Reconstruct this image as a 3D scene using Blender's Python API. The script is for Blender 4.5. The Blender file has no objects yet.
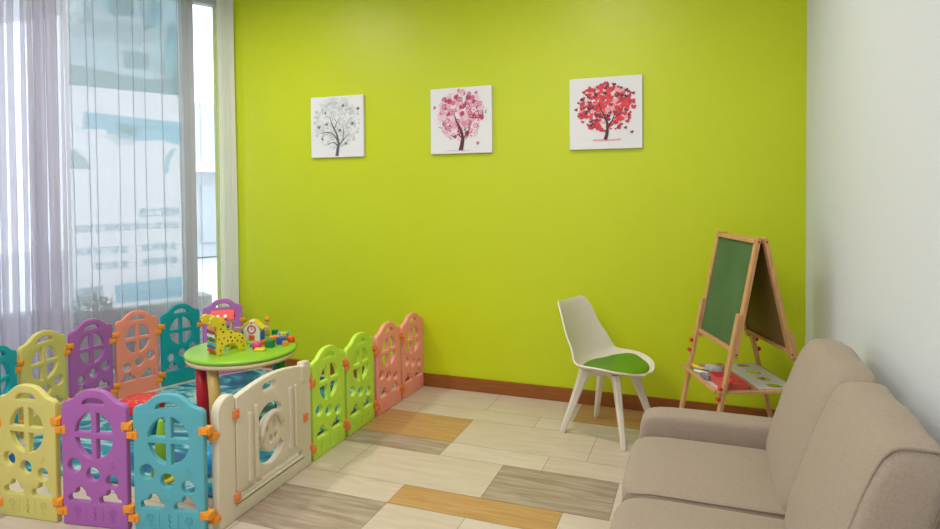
import bpy, bmesh, math, random
from mathutils import Vector, Matrix
random.seed(7)
C = bpy.context.scene.collection
scn = bpy.context.scene
PI = math.pi
H = 1.45

# ---------------------------------------------------------------- camera
cd = bpy.data.cameras.new('camera'); cam = bpy.data.objects.new('camera', cd); C.objects.link(cam)
R = Matrix(((0.936216342, 0.351315647, -0.00873364346), (0.000367297, -0.0258303285, -0.999666274), (-0.351423997, 0.935900695, -0.024311813)))
rt, dn, fw = R[0], R[1], R[2]
cam.matrix_world = Matrix(((rt[0], -dn[0], -fw[0], 0), (rt[1], -dn[1], -fw[1], 0), (rt[2], -dn[2], -fw[2], H), (0, 0, 0, 1)))
cd.sensor_width = 36; cd.sensor_fit = 'HORIZONTAL'
cd.lens = 615.66 / 940 * 36
cd.shift_y = -(264.5 - 204.57) / 940
cd.clip_start = .05
scn.camera = cam

# ---------------------------------------------------------------- world, lights, exposure
w = bpy.data.worlds.new('world'); scn.world = w; w.use_nodes = True
w.node_tree.nodes['Background'].inputs[0].default_value = (.86, .92, 1, 1)
w.node_tree.nodes['Background'].inputs[1].default_value = 4.0

def area(name, loc, sx, sy, energy, col, target=None, shape='RECTANGLE', spread=180):
    l = bpy.data.lights.new(name, 'AREA'); l.shape = shape; l.size = sx; l.size_y = sy
    l.energy = energy; l.color = col; l.spread = math.radians(spread)
    o = bpy.data.objects.new(name, l); o.location = loc; C.objects.link(o)
    if target is not None:
        o.rotation_euler = (Vector(target) - Vector(loc)).to_track_quat('-Z', 'Y').to_euler()
    return o
WARM = (1, .94, .86)
NEUT = (.97, .98, 1.0)
for i, (x, y) in enumerate(((-.72, 2.65), (-3.05, 2.75), (-3.0, .9), (-1.2, .6), (-4.3, .3))):
    area('ceiling_lamp', (x, y, 3.17), .2, .2, (21, 24, 4, 4, 4)[i], WARM, (x, y, 0), 'DISK', 165)
area('added_fill_panel', (-1.9, -.2, 3.15), 2.4, 1.4, 76, NEUT, (-1.9, -.2, 0))  # unseen fill light, added out of view to brighten the walls
scn.view_settings.view_transform = 'Standard'
scn.view_settings.look = 'None'
scn.view_settings.gamma = 1
scn.view_settings.use_curve_mapping = False
scn.view_settings.exposure = 0.0

# ---------------------------------------------------------------- helpers
MATS = {}
def mat(name, col, rough=.5, spec=.5, noise=0, nscale=20, bump=0, bscale=60, col2=None, metal=0, trans=0, coat=0, stretch=None, sheen=0, sss=0):
    m = bpy.data.materials.new(name); m.use_nodes = True
    nt = m.node_tree; b = nt.nodes['Principled BSDF']
    b.inputs['Base Color'].default_value = (*col, 1); b.inputs['Roughness'].default_value = rough
    b.inputs['Specular IOR Level'].default_value = spec; b.inputs['Metallic'].default_value = metal
    b.inputs['Coat Weight'].default_value = coat
    b.inputs['Sheen Weight'].default_value = sheen
    if sss:
        b.inputs['Subsurface Weight'].default_value = sss; b.inputs['Subsurface Radius'].default_value = (.02, .02, .02); b.inputs['Subsurface Scale'].default_value = .5
    if noise or bump:
        tc = nt.nodes.new('ShaderNodeTexCoord'); mp = nt.nodes.new('ShaderNodeMapping')
        nt.links.new(tc.outputs['Object'], mp.inputs[0])
        if stretch: mp.inputs['Scale'].default_value = stretch
    if noise:
        n = nt.nodes.new('ShaderNodeTexNoise'); n.inputs['Scale'].default_value = nscale; n.inputs['Detail'].default_value = 5
        nt.links.new(mp.outputs[0], n.inputs['Vector'])
        cr = nt.nodes.new('ShaderNodeMapRange'); cr.inputs[1].default_value = .3; cr.inputs[2].default_value = .7
        nt.links.new(n.outputs[0], cr.inputs[0])
        mx = nt.nodes.new('ShaderNodeMix'); mx.data_type = 'RGBA'
        c2 = col2 or tuple(c * (1 - noise) for c in col)
        mx.inputs[6].default_value = (*col, 1); mx.inputs[7].default_value = (*c2, 1)
        nt.links.new(cr.outputs[0], mx.inputs[0]); nt.links.new(mx.outputs[2], b.inputs['Base Color'])
    if bump:
        n2 = nt.nodes.new('ShaderNodeTexNoise'); n2.inputs['Scale'].default_value = bscale; n2.inputs['Detail'].default_value = 3
        nt.links.new(mp.outputs[0], n2.inputs['Vector'])
        bp = nt.nodes.new('ShaderNodeBump'); bp.inputs['Strength'].default_value = bump; bp.inputs['Distance'].default_value = .002
        nt.links.new(n2.outputs[0], bp.inputs['Height']); nt.links.new(bp.outputs[0], b.inputs['Normal'])
    MATS[name] = m
    return m

def tag(o, label=None, cat=None, group=None, kind=None):
    if label: o['label'] = label
    if cat: o['category'] = cat
    if group: o['group'] = group
    if kind: o['kind'] = kind
    return o
def empty(name, loc=(0, 0, 0), rz=0, label=None, cat=None, group=None):
    o = bpy.data.objects.new(name, None); C.objects.link(o); o.location = loc; o.rotation_euler = (0, 0, rz)
    o.empty_display_size = .1
    return tag(o, label, cat, group)
def obj(name, bm, m, parent=None, smooth=False, loc=None, rot=None):
    me = bpy.data.meshes.new(name)
    if isinstance(bm, bmesh.types.BMesh):
        bm.to_mesh(me); bm.free()
    else:
        me = bm
    ms = m if isinstance(m, (list, tuple)) else [m]
    if len(me.materials) == 0:
        for k in ms: me.materials.append(k)
    if smooth:
        for p in me.polygons: p.use_smooth = True
    o = bpy.data.objects.new(name, me); C.objects.link(o)
    if parent: o.parent = parent
    if loc is not None: o.location = loc
    if rot is not None: o.rotation_euler = rot
    return o
def copy_tree(o, parent=None):
    c = o.copy(); C.objects.link(c)
    if parent: c.parent = parent
    for ch in list(o.children): copy_tree(ch, c)
    return c
def setm(bm, faces, mi):
    for f in faces: f.material_index = mi
def box(bm, c, s, rot=None, bev=0, mi=0, segs=2):
    r = bmesh.ops.create_cube(bm, size=1)
    vs = r['verts']
    bmesh.ops.scale(bm, vec=s, verts=vs)
    if bev:
        es = list({e for v in vs for e in v.link_edges})
        rb = bmesh.ops.bevel(bm, geom=es, offset=bev, segments=segs, profile=.5, affect='EDGES')
        vs = list({v for f in rb['faces'] for v in f.verts} | {v for v in vs if v.is_valid})
    M = Matrix.Translation(c) @ (rot.to_4x4() if rot else Matrix.Identity(4))
    bmesh.ops.transform(bm, matrix=M, verts=vs)
    for f in {f for v in vs for f in v.link_faces}: f.material_index = mi
def bar(bm, a, b, wx, wy, up=(0, 0, 1), bev=0, mi=0, w2=None):
    """box beam from a to b"""
    a = Vector(a); b = Vector(b); z = (b - a); L = z.length; z.normalize()
    upv = Vector(up); x = upv.cross(z)
    if x.length < 1e-4: x = Vector((1, 0, 0))
    x.normalize(); y = z.cross(x)
    rot = Matrix((x, y, z)).transposed()
    box(bm, (a + b) / 2, (wx, wy, L), rot, bev, mi)
def lathe(bm, prof, c=(0, 0, 0), seg=32, mi=0, sx=1, sy=1, rot=None):
    rings = []
    for r, z in prof:
        ring = []
        for i in range(seg):
            a = 2 * PI * i / seg
            p = Vector((max(r, 1e-4) * math.cos(a) * sx, max(r, 1e-4) * math.sin(a) * sy, z))
            if rot: p = rot @ p
            ring.append(bm.verts.new(p + Vector(c)))
        rings.append(ring)
    for k in range(len(rings) - 1):
        for i in range(seg):
            f = bm.faces.new((rings[k][i], rings[k][(i + 1) % seg], rings[k + 1][(i + 1) % seg], rings[k + 1][i])); f.material_index = mi; f.smooth = True
    f = bm.faces.new(rings[0][::-1]); f.material_index = mi
    f = bm.faces.new(rings[-1]); f.material_index = mi
def cone(bm, a, b, r1, r2, seg=12, mi=0):
    a = Vector(a); b = Vector(b); d = b - a
    rot = d.to_track_quat('Z', 'Y').to_matrix()
    lathe(bm, [(r1, 0), (r2, d.length)], a, seg, mi, rot=rot)
def tube(bm, pts, r, seg=8, mi=0, closed=False, radii=None):
    pts = [Vector(p) for p in pts]; n = len(pts); rings = []
    for i, p in enumerate(pts):
        if closed: t = pts[(i + 1) % n] - pts[i - 1]
        else: t = pts[min(i + 1, n - 1)] - pts[max(i - 1, 0)]
        q = t.to_track_quat('Z', 'Y').to_matrix()
        rr = radii[i] if radii else r
        rings.append([bm.verts.new(p + q @ Vector((rr * math.cos(2 * PI * k / seg), rr * math.sin(2 * PI * k / seg), 0))) for k in range(seg)])
    for i in range(n if closed else n - 1):
        A = rings[i]; B = rings[(i + 1) % n]
        for k in range(seg):
            f = bm.faces.new((A[k], A[(k + 1) % seg], B[(k + 1) % seg], B[k])); f.smooth = True; f.material_index = mi
    if not closed:
        f = bm.faces.new(rings[0][::-1]); f.material_index = mi
        f = bm.faces.new(rings[-1]); f.material_index = mi
def ball(bm, c, r, seg=12, mi=0, s=(1, 1, 1)):
    rr = bmesh.ops.create_uvsphere(bm, u_segments=seg, v_segments=max(6, seg // 2 + 2), radius=r)
    bmesh.ops.scale(bm, vec=s, verts=rr['verts']); bmesh.ops.translate(bm, vec=c, verts=rr['verts'])
    for f in {f for v in rr['verts'] for f in v.link_faces}: f.material_index = mi; f.smooth = True
def slab(loops, thick, bev=0, res=2):
    """2D outline (loops[0]) with holes, in the XZ plane, thickness along Y, bevelled edges"""
    cu = bpy.data.curves.new('tmp', 'CURVE'); cu.dimensions = '2D'; cu.fill_mode = 'BOTH'
    for li, lp in enumerate(loops):
        ar = sum(lp[i][0] * lp[(i + 1) % len(lp)][1] - lp[(i + 1) % len(lp)][0] * lp[i][1] for i in range(len(lp)))
        if (ar < 0) != (li > 0): lp = lp[::-1]
        sp = cu.splines.new('POLY'); sp.points.add(len(lp) - 1); sp.use_cyclic_u = True
        for i, (x, y) in enumerate(lp): sp.points[i].co = (x, y, 0, 1)
    cu.extrude = thick / 2 - bev; cu.bevel_depth = bev; cu.bevel_resolution = res; cu.offset = -bev
    o = bpy.data.objects.new('tmp', cu); C.objects.link(o)
    bpy.context.view_layer.update()
    me = bpy.data.meshes.new_from_object(o.evaluated_get(bpy.context.evaluated_depsgraph_get()))
    bpy.data.objects.remove(o); bpy.data.curves.remove(cu)
    me.materials.clear()
    me.transform(Matrix.Rotation(PI / 2, 4, 'X'))
    return me
def autosmooth(me, ang=40):
    bm = bmesh.new(); bm.from_mesh(me)
    bmesh.ops.remove_doubles(bm, verts=bm.verts, dist=1e-5)
    for f in bm.faces: f.smooth = True
    for e in bm.edges:
        if len(e.link_faces) == 2 and e.calc_face_angle(0) > math.radians(ang): e.smooth = False
    bm.to_mesh(me); bm.free()
    return me
def add_mesh(bm, me, mtx=None, mi=None):
    n0 = len(bm.verts); f0 = len(bm.faces)
    bm.from_mesh(me); bm.verts.ensure_lookup_table(); bm.faces.ensure_lookup_table()
    if mtx is not None: bmesh.ops.transform(bm, matrix=mtx, verts=bm.verts[n0:])
    if mi is not None:
        for f in bm.faces[f0:]: f.material_index = mi
def circ(cx, cy, rx, ry=None, n=24, a0=0, a1=None):
    ry = ry or rx
    if a1 is None: return [(cx + rx * math.cos(2 * PI * i / n), cy + ry * math.sin(2 * PI * i / n)) for i in range(n)]
    return [(cx + rx * math.cos(a0 + (a1 - a0) * i / (n - 1)), cy + ry * math.sin(a0 + (a1 - a0) * i / (n - 1))) for i in range(n)]
def rrect(x0, y0, x1, y1, r, n=5):
    o = []
    for cx, cy, a in ((x1 - r, y0 + r, -PI / 2), (x1 - r, y1 - r, 0), (x0 + r, y1 - r, PI / 2), (x0 + r, y0 + r, PI)):
        o += [(cx + r * math.cos(a + PI / 2 * i / (n - 1)), cy + r * math.sin(a + PI / 2 * i / (n - 1))) for i in range(n)]
    return o

# ---------------------------------------------------------------- materials
green_wall = mat('green_wall_paint', (.56, .66, .004), .42, .5, noise=.02, nscale=3, bump=.08, bscale=90)
white_wall = mat('white_wall_paint', (.70, .73, .77), .6, .3, bump=.08, bscale=90)
ceil_m = mat('ceiling_paint', (.82, .81, .79), .8)
base_m = mat('baseboard_wood', (.33, .105, .018), .4, .4, noise=.3, nscale=8, stretch=(1, 1, 8))
plastic = {}
for k, c in dict(yellow=(.62, .55, .16), purple=(.38, .12, .40), blue=(.10, .40, .47), cyan=(.0, .36, .45), cream=(.70, .63, .48), lime=(.52, .80, .07),
                 pink=(.92, .35, .28), salmon=(.80, .27, .19), teal=(.005, .30, .34), magenta=(.52, .18, .56), orange=(.80, .30, .03), rust=(.80, .24, .07)).items():
    plastic[k] = mat(k + '_plastic', c, .42, .3, bump=.12, bscale=120)
fabric = mat('beige_fabric', (.39, .31, .235), .9, .2, noise=.16, nscale=160, bump=.5, bscale=420, sheen=.15)
white_pl = mat('white_plastic', (.76, .70, .60), .35, .45)
pad_m = mat('green_leatherette', (.11, .29, .005), .5, .4, bump=.1)
pine = mat('pine_wood', (.68, .37, .16), .5, .35, noise=.25, nscale=10, stretch=(6, 6, .8))
board_m = mat('chalkboard_green', (.060, .135, .042), .65, .3, noise=.35, nscale=4, col2=(.085, .165, .065))
brown_board = mat('brown_board', (.20, .11, .035), .6, .3)
canvas_m = mat('canvas_white', (.80, .81, .84), .7, .2)
red_pl = mat('red_plastic', (.70, .03, .03), .35)
def flat(name, c, r=.5): return mat(name, c, r)

# ---------------------------------------------------------------- floor
def tile_mat(name, c1, c2, vein=None, vs=(1.2, 9, 1), rough=.3, amt=.5):
    m = bpy.data.materials.new(name); m.use_nodes = True; nt = m.node_tree; b = nt.nodes['Principled BSDF']
    b.inputs['Roughness'].default_value = rough; b.inputs['Specular IOR Level'].default_value = .4
    tc = nt.nodes.new('ShaderNodeTexCoord'); mp = nt.nodes.new('ShaderNodeMapping'); mp.inputs['Scale'].default_value = vs
    n = nt.nodes.new('ShaderNodeTexNoise'); n.inputs['Scale'].default_value = 3; n.inputs['Detail'].default_value = 8; n.inputs['Roughness'].default_value = .62; n.inputs['Distortion'].default_value = .6
    cr = nt.nodes.new('ShaderNodeValToRGB'); cr.color_ramp.elements[0].position = .3; cr.color_ramp.elements[1].position = .7
    cr.color_ramp.elements[0].color = (*c1, 1); cr.color_ramp.elements[1].color = (*c2, 1)
    nt.links.new(tc.outputs['Object'], mp.inputs[0]); nt.links.new(mp.outputs[0], n.inputs['Vector']); nt.links.new(n.outputs[0], cr.inputs[0])
    nt.links.new(cr.outputs[0], b.inputs['Base Color'])
    return m
T_cream = tile_mat('cream_tile', (.56, .455, .355), (.655, .56, .465))
T_cream2 = tile_mat('pale_cream_tile', (.60, .50, .41), (.68, .59, .50))
T_gray = tile_mat('grey_veined_tile', (.27, .19, .135), (.50, .41, .33), vs=(1.1, 11, 1))
T_orange = tile_mat('ochre_wood_tile', (.44, .235, .085), (.58, .35, .155), vs=(1.2, 16, 1))
grout = mat('grout', (.20, .16, .12), .9)
bm = bmesh.new()
def quad(bm, x0, y0, x1, y1, z, mi=0):
    vs = [bm.verts.new(p) for p in ((x0, y0, z), (x1, y0, z), (x1, y1, z), (x0, y1, z))]
    f = bm.faces.new(vs); f.material_index = mi
quad(bm, -8, -1.7, .70, 4.3, -.0025, 4)
quad(bm, -8, -1.7, .70, 4.3, -.1, 4)
k = 1.45
ys = []; y = 2.862; hgt = [.254, .123]
rows = [(2.607, 2.86), (2.484, 2.607), (2.233, 2.484), (2.109, 2.233), (1.856, 2.109), (1.7275, 1.856), (1.48, 1.7275)]
y = 1.48
while y > -1.2:
    rows += [(y - .125, y)]; y -= .125
    rows += [(y - .25, y)]; y -= .25
joints = {0: (-.912, -.514, .03), 1: (-.658, -.12), 2: (-.925, -.392, .15), 3: (-.925, -.53, .0), 4: (-1.21, -.67, -.26), 5: (-.942, -.40), 6: (-1.60, -.942, -.673, -.13)}
special = {(2, -.925, 'L'): 3, (3, -.925, 'L'): 2, (4, -.67, 'R'): 2, (5, -.942, 'R'): 3, (6, -1.60, 'R'): 2, (0, -.514, 'R'): 3}
g = .0011
for ri, (a, b_) in enumerate(rows):
    js = list(joints.get(ri, ((ri * .37) % .54 - 1.2,)))
    while js[0] > -5.4: js.insert(0, js[0] - (.54 if ri % 3 else .62))
    while js[-1] < .45: js.append(js[-1] + .54)
    for i in range(len(js) - 1):
        mi = random.choice((0, 0, 1))
        for (r_, jx, side), m_ in special.items():
            if r_ == ri and ((side == 'L' and abs(js[i + 1] - jx) < 1e-6) or (side == 'R' and abs(js[i] - jx) < 1e-6)): mi = m_
        if ri > 6 and random.random() < .18: mi = random.choice((2, 3))
        quad(bm, js[i] * k + g, a * k + g, js[i + 1] * k - g, b_ * k - g, 0, mi)
fl = obj('floor', bm, [T_cream, T_cream2, T_gray, T_orange, grout]); tag(fl, kind='structure')

# ---------------------------------------------------------------- room shell
XR, YG, ZC = .584, 4.125, 3.2
P0 = Vector((-3.80, 4.125, 0)); D = Vector((-.477, -.879, 0)).normalized(); N = Vector((-.879, .477, 0)).normalized()
def WP(s, off, z): return P0 + D * s + N * off + Vector((0, 0, z))
def struct(name, bm, m, smooth=False):
    o = obj(name, bm, m, smooth=smooth); tag(o, kind='structure'); return o
bm = bmesh.new(); box(bm, ((-3.85 + XR + .2) / 2, YG + .06, ZC / 2), (XR + .2 + 3.85, .12, ZC + .2)); struct('wall_back', bm, green_wall)
bm = bmesh.new(); box(bm, (XR + .06, 1.25, ZC / 2), (.12, 5.75, ZC + .2)); struct('wall_right', bm, white_wall)
bm = bmesh.new(); box(bm, (-3.4, -1.66, ZC / 2), (8.6, .12, ZC + .2)); struct('wall_front', bm, white_wall)
bm = bmesh.new(); box(bm, (-3.4, 1.3, ZC + .05), (8.6, 6, .1)); struct('ceiling', bm, ceil_m)
rotW = Matrix((D, N, Vector((0, 0, 1)))).transposed()
def wbox(bm, s0, s1, o0, o1, z0, z1, bev=0, mi=0):
    box(bm, WP((s0 + s1) / 2, (o0 + o1) / 2, (z0 + z1) / 2), (abs(s1 - s0), abs(o1 - o0), z1 - z0), rotW, bev, mi)
bm = bmesh.new(); wbox(bm, 3.9, 7.0, 0, .12, 0, ZC); struct('wall_left', bm, white_wall)
bm = bmesh.new(); wbox(bm, -.2, 3.9, 0, .12, 3.08, ZC + .1); struct('trim_1', bm, white_wall)
bm = bmesh.new(); box(bm, ((-3.62 + XR) / 2, YG - .008, .0475), (XR + 3.62, .016, .095), bev=.002); struct('baseboard_back', bm, base_m)
# windows: frames and glass
frame_m = mat('window_frame_grey', (.36, .37, .40), .4, .5)
def glass_mat():
    m = bpy.data.materials.new('window_glass'); m.use_nodes = True; nt = m.node_tree; nt.nodes.clear()
    out = nt.nodes.new('ShaderNodeOutputMaterial'); mx = nt.nodes.new('ShaderNodeMixShader'); t = nt.nodes.new('ShaderNodeBsdfTransparent'); gl = nt.nodes.new('ShaderNodeBsdfGlossy')
    t.inputs[0].default_value = (.93, .96, .96, 1); gl.inputs['Roughness'].default_value = .25; mx.inputs[0].default_value = .02
    nt.links.new(t.outputs[0], mx.inputs[1]); nt.links.new(gl.outputs[0], mx.inputs[2]); nt.links.new(mx.outputs[0], out.inputs[0]); return m
glass = glass_mat()
def window(name, s0, s1):
    bm = bmesh.new()
    for a, b_, z0, z1 in ((s0, s0 + .045, 0, 3.08), (s1 - .045, s1, 0, 3.08), (s0, s1, 0, .09), (s0, s1, 3.0, 3.08)):
        wbox(bm, a, b_, -.03, .06, z0, z1, .004)
    o = struct(name, bm, frame_m)
    bm = bmesh.new(); wbox(bm, s0 + .04, s1 - .04, .01, .018, .08, 3.01); g_ = obj('glass', bm, glass, o)
    return o
window('window_1', -.10, .245); window('window_2', .245, 1.55); window('window_3', 1.55, 2.75); window('window_4', 2.75, 3.9)

# ---------------------------------------------------------------- outside
pave = mat('outside_paving', (.55, .56, .58), .8, noise=.2, nscale=2)
bm = bmesh.new()
vs = [bm.verts.new(WP(s, o, -.06)) for s, o in ((-9, .14), (12, .14), (12, 14), (-9, 14))]; bm.faces.new(vs); 
r_ = bmesh.ops.extrude_face_region(bm, geom=bm.faces[:]); bmesh.ops.translate(bm, vec=(0, 0, -.1), verts=[v for v in r_['geom'] if isinstance(v, bmesh.types.BMVert)])
struct('ground', bm, pave)
# facade across the street
fac = empty('building', WP(0, 9, -.06), 0, 'pale grey building facade across the street, seen through the narrow window', 'building')
fm = mat('facade_plaster', (.46, .49, .55), .8, noise=.15, nscale=1.2, bump=.1, bscale=10); fw_m = mat('facade_glass', (.34, .38, .45), .3); fb = mat('facade_band', (.85, .85, .85), .7)
def lw(s, off, z): return WP(s, off, z) - Vector(fac.location)
bm = bmesh.new(); box(bm, lw(-3.5, 9.5, 1.72), (6.2, .5, 3.5), rotW); obj('wall', bm, fm, fac)
bm = bmesh.new(); box(bm, lw(-3.5, 9.3, 2.0), (6.3, .9, .2), rotW); obj('canopy', bm, fb, fac)
for s in (-6.0, -4.6, -3.2, -1.8):
    bm = bmesh.new(); box(bm, lw(s, 9.22, .95), (.95, .06, 1.3), rotW); obj('window', bm, fw_m, fac)

planter = struct('trim_2', (lambda b: (wbox(b, -.1, 3.5, .55, .8, -.06, .50, .01), b)[1])(bmesh.new()), mat('outside_low_wall', (.22, .23, .25), .8, noise=.2, nscale=6))
# poster on a stand right behind the glass (its text reads from the street, so it is mirrored here)
KP = (5.31 + .30) / (5.31 + .04)
def BP(s, z, e=0):   # design coordinates -> metres along the poster
    return (1.813 + (s - 1.813) * KP, H + (z - H) * KP)
def trans_mat(name, c, t=.5):
    m = bpy.data.materials.new(name); m.use_nodes = True; nt = m.node_tree; nt.nodes.clear()
    out = nt.nodes.new('ShaderNodeOutputMaterial'); mx = nt.nodes.new('ShaderNodeMixShader'); a = nt.nodes.new('ShaderNodeBsdfDiffuse'); b = nt.nodes.new('ShaderNodeBsdfTranslucent')
    a.inputs[0].default_value = (*c, 1); b.inputs[0].default_value = (*c, 1); mx.inputs[0].default_value = t
    nt.links.new(a.outputs[0], mx.inputs[1]); nt.links.new(b.outputs[0], mx.inputs[2]); nt.links.new(mx.outputs[0], out.inputs[0]); return m
poster = empty('poster', WP(.7, .30, 0), 0, 'tall translucent advertising poster with blue scenes and mirrored writing outside the window', 'poster')
pw = trans_mat('poster_white', (.76, .76, .78), .75); psky = trans_mat('poster_sky', (.60, .80, .86), .75); pteal = trans_mat('poster_teal', (.48, .66, .67), .75)
pblue = trans_mat('poster_blue', (.38, .72, .86), .75); pmid = trans_mat('poster_mid', (.50, .76, .82), .75); ppale = trans_mat('poster_pale', (.80, .86, .88), .75); ptxt = trans_mat('poster_text', (.44, .72, .80), .75)
def ploc(s, z, off): return WP(s, off, z) - Vector(poster.location)
bm = bmesh.new()
(sa, za), (sb, zb) = BP(.268, .565), BP(1.07, 3.05)
box(bm, ploc((sa + sb) / 2, (za + zb) / 2, .302), (sb - sa, .003, zb - za), rotW); obj('sheet', bm, pw, poster)
bm = bmesh.new()
for i, (s, wd) in enumerate(((sa - .004, .02), (sb + .004, .02))): box(bm, ploc(s, (za + zb) / 2, .305), (wd, .02, zb - za + .04), rotW, .002)
box(bm, ploc((sa + sb) / 2, za - .008, .305), (sb - sa, .02, .016), rotW, .002); box(bm, ploc((sa + sb) / 2, zb, .305), (sb - sa, .02, .016), rotW, .002)
for s in (sa, sb): box(bm, ploc(s, (za - .06) / 2, .305), (.02, .02, za + .06), rotW, .002)
obj('frame', bm, mat('poster_frame', (.75, .75, .77), .4), poster)
bm = bmesh.new(); lay = [0]
def pp(pts, mi):
    lay[0] += 1
    vs = []
    for s, z in pts:
        a, b = BP(s, z); vs.append(bm.verts.new(ploc(a, b, .300 - lay[0] * .0004)))
    f = bm.faces.new(vs); f.material_index = mi
# 0 sky 1 teal 2 blue 3 mid 4 pale 5 text
pp([(.30, 2.235), (1.055, 2.245), (1.05, 3.04), (.30, 3.04)], 0)
pp([(.30, 2.235), (1.055, 2.245), (1.055, 2.40), (.80, 2.37), (.55, 2.34), (.30, 2.37)], 1)
pp([(.30, 2.68), (.62, 2.60), (1.055, 2.62), (1.055, 2.78), (.95, 2.80), (.85, 2.75), (.70, 2.78), (.55, 2.76), (.30, 2.80)], 4)
pp([(.52, 2.42), (.70, 2.41), (.70, 2.55), (.52, 2.55)], 1)
pp([(.30, 2.36), (.38, 2.33), (.44, 2.45), (.40, 2.62), (.36, 2.85), (.30, 2.80)], 3)
pp([(.40, 2.80), (.55, 2.72), (.58, 2.9), (.5, 2.88), (.48, 2.98), (.42, 2.95)], 3)
pp([(.62, 2.82), (.74, 2.80), (.74, 3.04), (.62, 3.04)], 1)
pp([(.74, 2.78), (.80, 2.82), (.79, 3.0), (.75, 3.04)], 3)
pp([(.46, 2.86), (.50, 3.04), (.59, 3.04), (.57, 2.86)], 4)
pp([(.90, 2.74), (.97, 2.70), (.95, 2.84), (.91, 2.86)], 3)
pp([(.38, 2.33), (.48, 2.36), (.50, 2.5), (.44, 2.56), (.40, 2.48)], 4)
pp([(.30, 2.235), (.34, 2.235), (.36, 2.36), (.30, 2.5)], 1)
pp([(.295, 2.015), (.975, 2.055), (.976, 1.925), (.85, 1.93), (.75, 1.88), (.62, 1.85), (.45, 1.87), (.295, 1.83)], 2)
pp([(.60, 1.97), (.76, 1.985), (.74, 1.93), (.66, 1.88), (.60, 1.91)], 1)
pp([(.62, 1.85), (.82, 1.92), (.84, 1.87), (.76, 1.82), (.66, 1.81)], 4)
pp([(.295, 1.95), (.6, 1.96), (.6, 1.975), (.295, 1.965)], 3)
pp([(.33, 1.81), (.37, 1.80), (.42, 1.72), (.425, 1.60), (.395, 1.60), (.38, 1.71)], 3)
pp([(.93, 1.63), (1.06, 1.63), (1.06, 1.77), (1.02, 1.765), (.96, 1.70)], 1)
pp([(1.0, 1.425), (1.05, 1.42), (1.05, 1.435)], 3)
pp([(.31, .595), (.79, .60), (.79, .745), (.31, .765)], 2)
pp([(.87, .60), (1.05, .60), (1.05, .74), (.87, .75)], 1)
for z, s1 in ((.72, .55), (.685, .63), (.645, .68)):
    s = .33
    while s < s1:
        wd = random.uniform(.008, .03)
        pp([(s, z - .006), (s + wd, z - .006), (s + wd, z + .008), (s, z + .008)], 4); s += wd + .008
obj('printed_scene', bm, [psky, pteal, pblue, pmid, ppale, ptxt], poster)
def text_mesh(txt, size):
    cu = bpy.data.curves.new('tmp', 'FONT'); cu.body = txt; cu.size = size; cu.extrude = .0006; cu.offset = size * .012; cu.resolution_u = 2
    cu.space_character = 1.05
    o = bpy.data.objects.new('tmp', cu); C.objects.link(o); bpy.context.view_layer.update()
    me = bpy.data.meshes.new_from_object(o.evaluated_get(bpy.context.evaluated_depsgraph_get()))
    bpy.data.objects.remove(o); bpy.data.curves.remove(cu); me.materials.clear(); return me
for txt, s0, s1, z, hh in (('明智之选', .318, .612, 1.255, .075), ('全球第100家智选假日酒店', .318, 1.045, 1.155, .06), ('全球标准', .335, .60, .985, .062), ('国际门锁系统', .70, 1.045, .98, .062), ('尊享睡眠', .335, .60, .868, .062), ('高清天窗', .70, .92, .865, .062)):
    me = text_mesh(txt, 1)
    xs = [v.co.x for v in me.vertices]; ysx = [v.co.y for v in me.vertices]
    x0, x1, y0, y1 = min(xs), max(xs), min(ysx), max(ysx)
    a0, zz0 = BP(s0, z); a1, zz1 = BP(s1, z + hh)
    for v in me.vertices:
        u_ = (v.co.x - x0) / (x1 - x0); vv = (v.co.y - y0) / (y1 - y0)
        q = ploc(a0 + (a1 - a0) * u_, zz0 + (zz1 - zz0) * vv, .297 + v.co.z * .5); v.co = q
    obj('lettering', me, ptxt, poster)

# shrub between glass and poster
leaf_m = mat('shrub_leaf', (.05, .09, .04), .6, noise=.5, nscale=30)
def shrub(name, s, off, z, ws, wo, wz, n, label, seed):
    random.seed(seed)
    base = WP(s, off, -.06)
    e = empty(name, base, 0, label, 'shrub')
    bm = bmesh.new(); sbm = bmesh.new()
    for k in range(9):
        q = Vector((0, 0, 0)) + D * random.uniform(-.06, .06)
        top = D * random.uniform(-ws, ws) * .8 + N * random.uniform(-wo, wo) * .6 + Vector((0, 0, z + random.uniform(.3, .9) * wz))
        tube(sbm, [q, q * .5 + top * .5 + Vector((0, 0, .05)), top], .004, 5)
    for k in range(n):
        while True:
            a, b, c = random.uniform(-1, 1), random.uniform(-1, 1), random.uniform(-1, 1)
            if a * a + b * b + c * c < 1: break
        p = D * a * ws + N * b * wo + Vector((0, 0, z + c * wz))
        d1 = Vector((random.gauss(0, 1), random.gauss(0, 1), random.gauss(0, 1))).normalized(); d2 = d1.orthogonal().normalized()
        L = random.uniform(.02, .045); W_ = L * .4; up = d1.cross(d2)
        vs = [bm.verts.new(p + d1 * L * x + d2 * W_ * y + up * .006 * h_) for x, y, h_ in ((-.5, 0, 0), (0, -.5, 1), (.5, 0, 0), (0, .5, 1))]
        bm.faces.new(vs)
    obj('leaves', bm, leaf_m, e); obj('stem', sbm, mat('shrub_stem', (.12, .09, .05), .8), e)
shrub('shrub', .93, .14, .40, .22, .05, .36, 1700, 'tall thin shrub growing between window glass and poster, at the poster left end', 5)
shrub('shrub', .60, .42, .22, .42, .08, .32, 1500, 'low wide shrub growing under the bottom edge of the poster', 6)

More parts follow.
